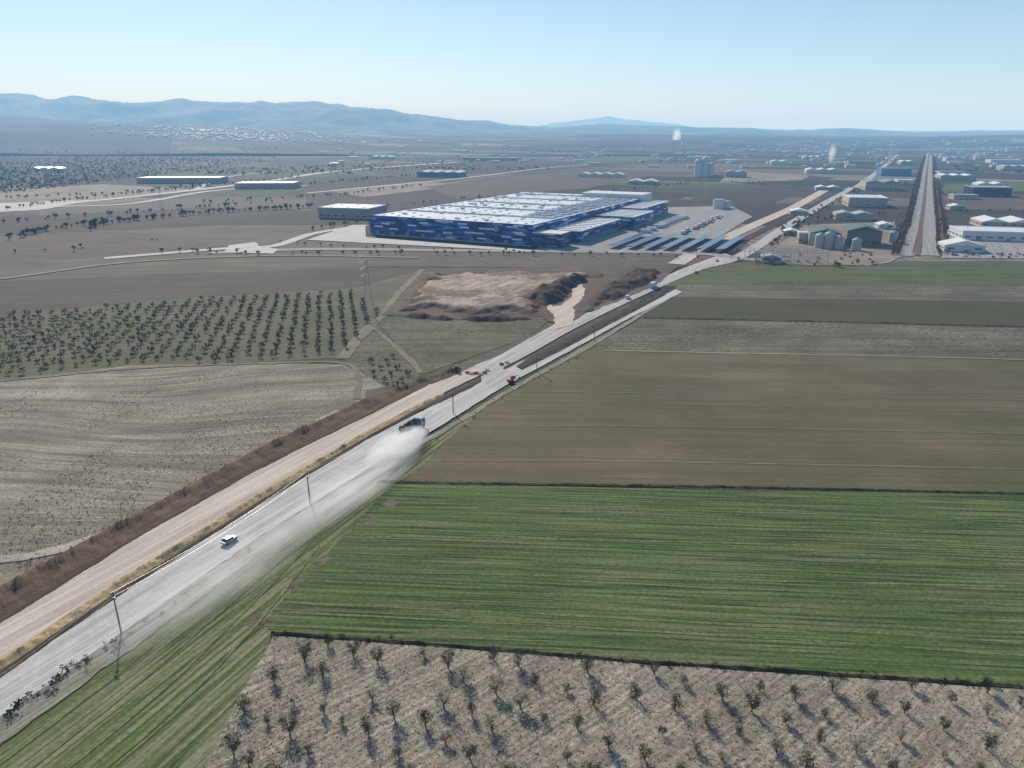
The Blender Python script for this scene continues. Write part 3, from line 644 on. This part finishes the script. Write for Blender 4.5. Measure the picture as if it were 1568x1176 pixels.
PB=GP([(425,985),(640,998),(1000,1028),(1568,1066),(1900,1090),(1900,1500),(150,1500),(318,1180),(372,1062)])
k=0
for i in range(-40,50):
    for j in range(-30,40):
        a=math.radians(-33); u=i*6.0; v_=j*7.2; x=u*math.cos(a)-v_*math.sin(a)+random.gauss(0,.6); y=80+u*math.sin(a)+v_*math.cos(a)+random.gauss(0,.6)
        if inside(x,y,PB) and random.random()<.9:
            o=bpy.data.objects.new('olive_tree',nme[random.randrange(8)]); COL.objects.link(o); o.location=(x,y,.12); s=random.uniform(.5,1.2); o.scale=(s,s,s*random.uniform(.9,1.2)); o.rotation_euler=(0,0,random.uniform(0,6.3)); k+=1
print('near trees',k)
T2=[tree_t(20+i,3.0,1.7,8,16,.38,tf=.2) for i in range(5)]; T3=[tree_t(40+i,7,3.2,9,16,.8) for i in range(5)]; T4=[tree_t(60+i,1.0,.9,5,10,.22,False) for i in range(4)]
TA=[tree_t(140+i,8,2.2,9,22,.5,tf=.2) for i in range(4)]
PO=GP([(-350,520),(0,486),(300,461),(540,446),(580,480),(555,518),(515,545),(380,553),(200,557),(0,578),(-350,625)]); pl=[]
for i in range(-110,110):
    for j in range(-80,110):
        a=math.radians(14); u=i*6.6;v_=j*8.0; x=-200+u*math.cos(a)-v_*math.sin(a); y=400+u*math.sin(a)+v_*math.cos(a)
        if inside(x,y,PO) and random.random()<.95: pl.append((x+random.gauss(0,.4),y+random.gauss(0,.4),.1,random.uniform(.7,1.15)))
PO2=GP([(560,560),(600,545),(640,572),(650,582),(590,602)])
for i in range(40):
    for j in range(40):
        x=-110+i*7.5+j*1.5;y=270+j*8.5
        if inside(x,y,PO2): pl.append((x,y,.1,random.uniform(.8,1.1)))
mass('olive_grove',T2,pl,[LO,BK]); print('grove',len(pl))
def along(pxl,sp_,jx,sr,drop=.1):
    L=resample(GP(pxl),max(2,int(sum((Vector(a)-Vector(b)).length for a,b in zip(GP(pxl),GP(pxl)[1:]))/sp_)))
    return [(x+random.gauss(0,jx),y+random.gauss(0,jx),.1,random.uniform(*sr)) for x,y in L if random.random()>drop]
pl=along([(20,366),(60,356),(110,348),(160,342),(220,336),(330,326),(480,318)],4,4,(.5,1.1))+along([(140,352),(160,345),(200,338),(240,334)],6,6,(.5,1.1))
pl+=along([(0,390),(60,386),(200,378),(240,368)],14,9,(.3,.7))+along([(0,322),(140,304),(300,288),(460,272)],8,5,(.5,1.0))+along([(300,312),(520,300),(640,285)],10,6,(.4,.9))+along([(0,342),(200,327),(420,310)],8,6,(.4,1.0))
pl+=along([(0,305),(200,296),(310,284)],9,8,(.5,1.0))+along([(450,285),(620,270),(720,266)],10,8,(.5,1.0))+along([(480,322),(600,316),(760,300)],12,5,(.4,.8))+along([(900,300),(1060,280),(1180,280)],12,6,(.4,.8))+along([(1440,326),(1600,324)],9,3,(.4,.8))+along([(1440,298),(1600,296)],9,3,(.4,.8))+along([(700,250),(1000,238),(1300,236)],14,12,(.6,1.2))
mass('hedgerow_trees',T3,pl,[LD,BK])
pl=along([(250,386),(420,390),(640,390),(840,391),(1060,394)],9,3,(.35,.75),.25)+along([(430,372),(500,378),(640,383),(820,388)],10,3,(.3,.65),.3)+along([(480,352),(540,343),(570,340)],10,3,(.5,.9))
pl+=along([(1130,400),(1200,408),(1300,408),(1340,404)],8,4,(.3,.8),.2)+along([(1180,380),(1230,345),(1290,330),(1370,330)],9,6,(.4,.9),.2)+along([(1205,350),(1290,305),(1340,280)],14,6,(.4,.8),.3)
mass('roadside_trees',T3,pl,[LB,BK])
pl=[]
for line in ([(1366,392),(1390,330),(1400,290),(1408,262),(1416,238)],[(1374,392),(1394,335),(1404,295),(1410,264),(1417,240)],[(1438,390),(1434,330),(1431,290),(1430,262),(1429,240)],[(1452,390),(1442,330),(1437,290),(1433,262),(1431,242)]): pl+=along(line,6,1,(.55,.85),.06)
mass('avenue_trees',TA,pl,[LA,BK])
T5=[tree_t(80+i,6,4.5,5,7,1.5,False) for i in range(4)]; pl=[]
for i in range(6000):
    y_=random.uniform(209,275); x_=random.uniform(-60,1630); X,Y=G(x_,y_)
    if 1120<x_<1460 or (560<x_<1150 and y_>262): continue
    if Y<6500 and mn.noise((X*.0016,Y*.0016,2))>(.0 if x_<450 else .12): 
        pl.append((X,Y,max(0,h1(X,Y)) if Y>3600 else 0,random.uniform(.5,1.2)))
for i in range(5500):
    x_=random.uniform(-100,430); y_=random.uniform(234,296); X,Y=G(x_,y_)
    if y_<298-x_*.12: pl.append((round(X/13)*13+random.gauss(0,1.2),round(Y/15)*15+random.gauss(0,1.2),max(0,h1(X,Y)) if Y>3600 else 0,random.uniform(.4,.8)))
mass('distant_trees',T5,pl,[LD])
pl=along([(-60,1150),(0,1108),(60,1066),(120,1022),(180,985)],1.3,.7,(.7,1.8),.1)+along([(180,985),(300,905),(400,838)],3,.7,(.4,1.1),.3)
pl+=along([(418,972),(640,987),(1000,1017),(1568,1054),(1900,1080)],.8,.4,(.25,.8),.2)+along([(580,739),(1100,747),(1700,760)],.9,.3,(.2,.6),.2)+along([(0,903),(200,794),(400,687),(560,614),(650,582)],1.6,1.0,(.15,.5),.2)
pl+=along([(640,690),(790,597),(910,530)],3,1,(.3,.8),.3)+along([(800,565),(900,508),(1010,450)],2.5,1,(.4,1),.2)
PW=GP([(0,600),(400,565),(560,590),(540,620),(400,690),(200,795),(0,900)])
for i in range(9000):
    X,Y=G(random.uniform(-30,600),random.uniform(560,900))
    if inside(X,Y,PW) and mn.noise((X*.05,Y*.02,0))>-.05: pl.append((X,Y,.1,random.uniform(.12,.4)))
for i in range(5000):
    X,Y=G(random.uniform(330,1600),random.uniform(985,1250))
    if inside(X,Y,PB): pl.append((X,Y,.1,random.uniform(.06,.2)))
mass('weed_tufts',T4,pl,[LD])
b0=[]
for s_ in range(3):
    rn=random.Random(s_+300); b=MB(); b.cyl((0,0,-.1),(.05,.03,.2),.32,.16,0,5); b0.append(b)
pl=[]
for i in range(7000):
    X,Y=G(random.uniform(330,1620),random.uniform(985,1230))
    if inside(X,Y,PB): pl.append((X,Y,.16,random.uniform(.2,.8)))
mass('soil_clods',b0,pl,[mBot])
# ================================================================= POLES
mWood=plain('weathered_wood',(.10,.08,.065,1),.9)
poles=[(186,970),(475,773),(694,634),(822,570),(910,524)]; pts=[]
for i,(x,y) in enumerate([(-240,1290)]+poles):
    X,Y=G(x,y); b=MB(); b.cyl((0,0,-.3),(0,0,10.2),.19,.12,0,8); b.box((0,0,9.6),(1.9,.14,.16),0); b.box((0,.1,8.7),(.5,.35,.6),1)
    for q in (-.8,0,.8): b.cyl((q,0,9.68),(q,0,9.98),.06,.05,1,6)
    b.cyl((0.1,0,7.5),(1.6,-.9,0),.03,.03,1,4)
    b.obj('utility_pole',[mWood,M['steel']],loc=(X,Y,0),rz=RA); pts.append(Vector((X,Y,9.9)))
b=MB()
for a_,c_ in zip(pts,pts[1:]):
    for q in (-.8,.8):
        pr_=None
        for k_ in range(13):
            t_=k_/12; P_=a_.lerp(c_,t_)+Vector((q*math.cos(RA),q*math.sin(RA),-1.4*4*t_*(1-t_)))
            if pr_ is not None: b.cyl(pr_,P_,.018,.018,0,4)
            pr_=P_
b.obj('overhead_wires',[M['steel']])
def pylon(x,y,H_):
    X,Y=G(x,y); b=MB(); n=9; lv=[]
    for i in range(n+1):
        t_=i/n; lv.append((H_*t_,2.6*(1-t_)**1.3+.45))
    for i in range(n):
        (z0,a0),(z1,a1)=lv[i],lv[i+1]; c0=[(-a0,-a0),(a0,-a0),(a0,a0),(-a0,a0)]; c1=[(-a1,-a1),(a1,-a1),(a1,a1),(-a1,a1)]
        for k_ in range(4):
            b.cyl((*c0[k_],z0),(*c1[k_],z1),.09,.09,0,4); b.cyl((*c0[k_],z0),(*c1[(k_+1)%4],z1),.05,.05,0,4); b.cyl((*c0[(k_+1)%4],z0),(*c1[k_],z1),.05,.05,0,4)
    for z in (H_*.72,H_*.84,H_*.95): b.cyl((-4,0,z),(4,0,z),.09,.09,0,4); b.cyl((-4,0,z),(0,0,z+1.6),.06,.06,0,4); b.cyl((4,0,z),(0,0,z+1.6),.06,.06,0,4)
    b.obj('lattice_pylon',[M['steel']],loc=(X,Y,0),rz=.4)
pylon(566,488,34); pylon(1080,300,36); pylon(250,330,34)
# ================================================================= VEHICLES
mTyre=plain('tyre',(.02,.02,.02,1),.9); mRed=plain('red_paint',(.55,.03,.02,1),.4); mDark=plain('dark_metal',(.035,.035,.04,1),.5); mYel=plain('yellow_paint',(.70,.42,.04,1),.45); mLight=plain('tail_light',(.5,.02,.02,1),.3)
def wheel(b,x,y,r,w_,mi,hub): b.cyl((x-w_/2,y,r),(x+w_/2,y,r),r,r,mi,16); b.cyl((x-w_/2-.02,y,r),(x+w_/2+.02,y,r),r*.5,r*.5,hub,10)
def car(name,loc,rz,paint,van=False):
    b=MB()
    if van:
        body=[(-2.4,.4),(2.5,.4),(2.55,.95),(1.7,1.15),(1.1,2.0),(-2.3,2.05),(-2.45,1.2)]
        b.prism(body,1.9,0); b.prism([(1.14,1.93),(1.72,1.17),(1.0,1.17),(.9,1.93)],1.6,1); b.prism([(-2.2,1.3),(.9,1.3),(.7,1.8),(-2.2,1.8)],1.93,1)
        b.box((0,-2.42,1.55),(1.5,.12,.5),1)
    else:
        b.prism([(-2.15,.38),(2.1,.38),(2.18,.62),(2.05,.8),(1.1,.92),(-1.5,.98),(-2.15,.92),(-2.22,.6)],1.78,0)
        b.prism([(-1.95,.95),(1.05,.92),(.35,1.38),(-1.25,1.42)],1.56,1)
        b.prism([(-1.3,1.405),(.4,1.365),(.3,1.45),(-1.2,1.49)],1.45,0)
        for x in (-.79,.79):
            b.cyl((x,-.45,.95),(x,-.45,1.42),.05,.05,0,4); b.cyl((x,.98,.93),(x*.95,.33,1.4),.05,.05,0,4); b.cyl((x,-1.9,.95),(x*.95,-1.25,1.42),.06,.06,0,4)
            b.box((x*1.25,.75,1.0),(.2,.14,.14),0)
    for x in (-.82,.82):
        for y in (-1.35,1.35): wheel(b,x,y,.34,.24,2,3)
        b.box((x*.85,-2.24 if not van else -2.44,.75),(.3,.08,.14),4)
    o=b.obj(name,[paint,M['glass'],mTyre,M['steel'],mLight],loc=loc,rz=rz)
    bv=o.modifiers.new('bevel','BEVEL'); bv.width=.04; bv.limit_method='ANGLE'; return o
paints=[plain('paint_%d'%i,c,.3,0,.5,.05) for i,c in enumerate([(.7,.7,.7,1),(.35,.37,.4,1),(.04,.05,.07,1),(.4,.04,.03,1),(.08,.15,.35,1),(.42,.44,.47,1)])]
def at(x,y): X,Y=G(x,y); return (X,Y,ZL[0]-.05)
car('car',at(352,832),RA,paints[5])
car('car',at(1066,419),RA,paints[2]); car('car',at(961,458),RA,paints[0],True); car('car',at(1098,401),RA,paints[1])
def truck(name,loc,rz,boxm,cabm,L_=9.5):
    b=MB(); b.box((0,-L_*.12,.95),(2.3,L_*.95,.3),4); b.box((0,-1.3,2.45),(2.5,L_*.72,2.6),0)
    yc=L_/2-.9; b.prism([(yc-1,.6),(yc+1,.6),(yc+1.05,1.7),(yc+.75,2.9),(yc-1,3.0)],2.4,1); b.prism([(yc+.98,1.75),(yc+1.09,1.72),(yc+.82,2.75),(yc+.7,2.75)],2.1,2)
    b.box((0,yc,2.2),(2.44,1.0,.7),2)
    for x in (-1.0,1.0):
        for y in (yc,-L_/2+1.3,-L_/2+2.6): wheel(b,x,y,.5,.35,3,4)
    o=b.obj(name,[boxm,cabm,M['glass'],mTyre,M['steel']],loc=loc,rz=rz); return o
truck('box_truck',at(1000,441),RA,M['white'],paints[4])
E=empty('tanker_truck',at(632,663),RA); E.scale=(1.2,1.2,1.2)
b=MB(); b.box((0,-.6,1.05),(1.1,10.2,.32),0); b.box((0,-5.75,.9),(2.4,.2,.3),0); b.obj('chassis',[mDark],parent=E)
b=MB(); n=20; secs=[(-5.6,.35),(-5.4,1.0),(-4.9,1.25),(1.6,1.3),(2.0,1.05),(2.15,.4)]
vs=[];
for y,r in secs:
    for i in range(n): a=2*math.pi*i/n; vs.append((math.cos(a)*r*1.05,y,2.55+math.sin(a)*r))
fs=[(k*n+i,k*n+(i+1)%n,(k+1)*n+(i+1)%n,(k+1)*n+i) for k in range(len(secs)-1) for i in range(n)]+[tuple(range(n-1,-1,-1)),tuple(range((len(secs)-1)*n,len(secs)*n))]
b.add(vs,fs); b.obj('tank',[mDark],parent=E,smooth=True)
b=MB()
for y in (-4.6,-1.6,1.3): b.cyl((0,y,2.55),(0,y+.22,2.55),1.36,1.36,0,24)
b.obj('tank_bands',[mYel],parent=E)
b=MB(); b.prism([(2.7,.7),(5.0,.7),(5.05,1.7),(4.75,3.1),(4.3,3.35),(2.7,3.35)],2.5,0); b.obj('cab',[paints[5]],parent=E)
b=MB(); b.prism([(4.98,1.8),(5.1,1.78),(4.83,2.95),(4.72,2.95)],2.2); b.box((0,4.0,2.35),(2.54,1.0,.8)); b.box((0,2.68,2.5),(1.8,.1,.7)); b.obj('cab_windows',[M['glass']],parent=E)
b=MB()
for y in (4.1,-2.6,-3.9,-5.0):
    for x in (-1.08,1.08): wheel(b,x,y,.55,.42,0,1)
b.obj('wheels',[mTyre,M['steel']],parent=E)
b=MB()
for x in (-1.15,1.15):
    b.prism([(-5.7,1.15),(-5.4,1.3),(-2.2,1.3),(-1.9,1.15),(-2.2,1.2),(-5.4,1.2)],.5,0,cx=x)
for x in (-.25,.25): b.cyl((x,-5.85,.9),(x,-5.5,3.7),.04,.04,0,6)
for k_ in range(7): b.box((0,-5.82+k_*.05,1.2+k_*.38),(.5,.05,.05))
b.box((0,-1.6,3.98),(.6,5.5,.06)); b.cyl((0,-1.6,3.8),(0,-1.6,4.12),.35,.35,0,12)
b.obj('mudguards_and_ladder',[mDark],parent=E)
def tractor(loc,rz):
    b=MB(); b.prism([(.2,.9),(2.3,.8),(2.35,1.35),(.2,1.7)],.8,0); b.prism([(-1.2,1.0),(.3,1.0),(.35,1.8),(.1,2.7),(-1.1,2.7),(-1.3,1.8)],1.3,1); b.prism([(-1.25,2.7),(.25,2.7),(.2,2.85),(-1.2,2.85)],1.45,0)
    for x in (-.9,.9): wheel(b,x,-.8,.85,.45,2,0); wheel(b,x*.85,1.6,.5,.3,2,0); b.prism([(-1.6,1.6),(-1.1,1.85),(-.3,1.85),(0,1.5),(-.3,1.75),(-1.1,1.75)],.45,0,cx=x)
    b.cyl((.2,1.2,1.5),(.2,1.2,2.5),.05,.05,2,6); return b.obj('tractor',[mRed,M['glass'],mTyre],loc=loc,rz=rz)
tractor(at(700,570),RA); 
def excavator(loc,rz,s=.75):
    b=MB()
    for x in (-1.1,1.1): b.prism([(-1.7,.1),(1.7,.1),(2.0,.5),(1.7,.9),(-1.7,.9),(-2.0,.5)],.5,1,cx=x)
    b.box((0,0,.8),(1.6,1.6,.4),1); b.prism([(-2.0,1.05),(1.1,1.05),(1.1,1.7),(-.3,2.0),(-2.0,1.9)],2.3,0); b.prism([(.0,1.7),(1.3,1.7),(1.2,2.9),(.1,2.9)],.95,2,cx=-.65); b.prism([(0,2.9),(1.2,2.9),(1.2,3.0),(0,3.0)],1.0,0,cx=-.65)
    b.cyl((.4,1.0,1.7),(.4,3.4,4.0),.22,.18,0,6); b.cyl((.4,3.4,4.0),(.4,5.2,2.2),.17,.12,0,6); b.prism([(4.9,2.2),(5.5,2.1),(5.3,1.2),(4.6,1.3)],.9,1,cx=.4)
    o=b.obj('excavator',[mRed,mDark,M['glass']],loc=loc,rz=rz); o.scale=(s,s,s); return o
excavator(at(783,587),-1.0)
b=MB()
for i,(x,y) in enumerate([(716,573),(722,574),(729,574),(736,575),(742,573),(746,569),(768,560),(776,557),(786,580),(779,585)]):
    X,Y=G(x,y); b.prism([(-.25,0),(.25,0),(.12,.45),(.1,.9),(-.1,.9),(-.12,.45)],2.0,i%2)
    k0=len(b.v)-12; b.v[k0:]=[(X+v_[0],Y+v_[1],v_[2]+ZL[0]-.05) for v_ in b.v[k0:]]
b.obj('plastic_road_barriers',[mRed,paints[0]])
base=[car('parked_car',(0,0,-50),0,p_) for p_ in paints]; bt=truck('semi_trailer',(0,0,-50),0,M['white'],paints[4],14)
def inst(src,name,x,y,rz):
    o=bpy.data.objects.new(name,src.data); COL.objects.link(o); o.location=(x,y,ZL[0]-.02); o.rotation_euler=(0,0,rz)
for i in range(60):
    r_=i%4; x,y=Lw(78+r_*31+random.gauss(0,.3)+3,40+(i//4)*5.5); 
    if random.random()<.8: inst(random.choice(base),'parked_car',x,y,WA+math.pi/2)
for i in range(26):
    x,y=Lw(64+random.gauss(0,.4),140+i*6.5)
    if random.random()<.75: inst(bt,'semi_trailer',x,y,WA+math.pi/2)
for i in range(24):
    x,y=Lw(105+random.gauss(0,3),150+i*8); inst(bt if i%3==0 else random.choice(base),'semi_trailer' if i%3==0 else 'parked_car',x,y,WA)
for i in range(22):
    X,Y=G(random.uniform(1450,1568),random.uniform(389,396)); inst(random.choice(base),'parked_car',X,Y,RA)
for i in range(14):
    X,Y=G(random.uniform(1180,1360),random.uniform(388,400)); inst(random.choice(base),'parked_car',X,Y,RA*random.random())
for o in base+[bt]: bpy.data.objects.remove(o)
# ================================================================= DUST & STEAM (volumes)
def puff(name,loc,size,rz,dens,sc,em_=.22,th=(.38,.62)):
    m=bpy.data.materials.new(name); m.use_nodes=True; t=m.node_tree; t.nodes.remove(t.nodes['Principled BSDF'])
    N=t.nodes.new; L=t.links.new
    tc=N('ShaderNodeTexCoord'); ln=N('ShaderNodeVectorMath'); ln.operation='LENGTH'; L(tc.outputs['Object'],ln.inputs[0])
    mr=N('ShaderNodeMapRange'); mr.inputs[1].default_value=1.0; mr.inputs[2].default_value=.1; L(ln.outputs['Value'],mr.inputs[0])
    no=N('ShaderNodeTexNoise'); no.inputs['Scale'].default_value=sc; no.inputs['Detail'].default_value=3; L(tc.outputs['Object'],no.inputs[0])
    m2=N('ShaderNodeMapRange'); m2.inputs[1].default_value=th[0]; m2.inputs[2].default_value=th[1]; L(no.outputs[0],m2.inputs[0])
    a=N('ShaderNodeMath'); a.operation='MULTIPLY'; L(mr.outputs[0],a.inputs[0]); L(m2.outputs[0],a.inputs[1])
    b_=N('ShaderNodeMath'); b_.operation='MULTIPLY'; L(a.outputs[0],b_.inputs[0]); b_.inputs[1].default_value=dens
    vs=N('ShaderNodeVolumePrincipled'); vs.inputs['Color'].default_value=(.95,.95,.94,1); vs.inputs['Anisotropy'].default_value=.4; L(b_.outputs[0],vs.inputs['Density'])
    e_=N('ShaderNodeMath'); e_.operation='MULTIPLY'; L(b_.outputs[0],e_.inputs[0]); e_.inputs[1].default_value=em_; L(e_.outputs[0],vs.inputs['Emission Strength']); vs.inputs['Emission Color'].default_value=(1,1,1,1)  # added glow imitates light scattered many times inside the cloud
    L(vs.outputs[0],t.nodes['Material Output'].inputs['Volume'])
    try: m.cycles.volume_step_rate=2.5
    except Exception: pass
    bpy.ops.mesh.primitive_ico_sphere_add(subdivisions=2,radius=1); o=bpy.context.object; o.name=name; o.data.materials.append(m)
    o.location=loc; o.scale=size; o.rotation_euler=(0,0,rz); return o
X,Y=G(606,692); puff('dust_cloud',(X+1,Y-1,2.6),(7,17,4.6),RA,.9,1.8,.26,(.3,.62))
X,Y=G(515,758); puff('dust_cloud',(X+4,Y-3,2.2),(9,38,3.8),RA,.30,3.0,.26,(.3,.62))
X,Y=G(320,880); puff('dust_cloud',(X+5,Y-4,2.0),(10,36,3.2),RA,.26,3.0,.26,(.32,.62))
X,Y=G(1035,226); puff('steam_plume',(X,Y,75),(36,36,85),0,.08,2.0,.35)
X,Y=G(1272,250); puff('steam_plume',(X,Y,35),(14,14,40),0,.12,2.0,.35)
print('done',ZL[0])
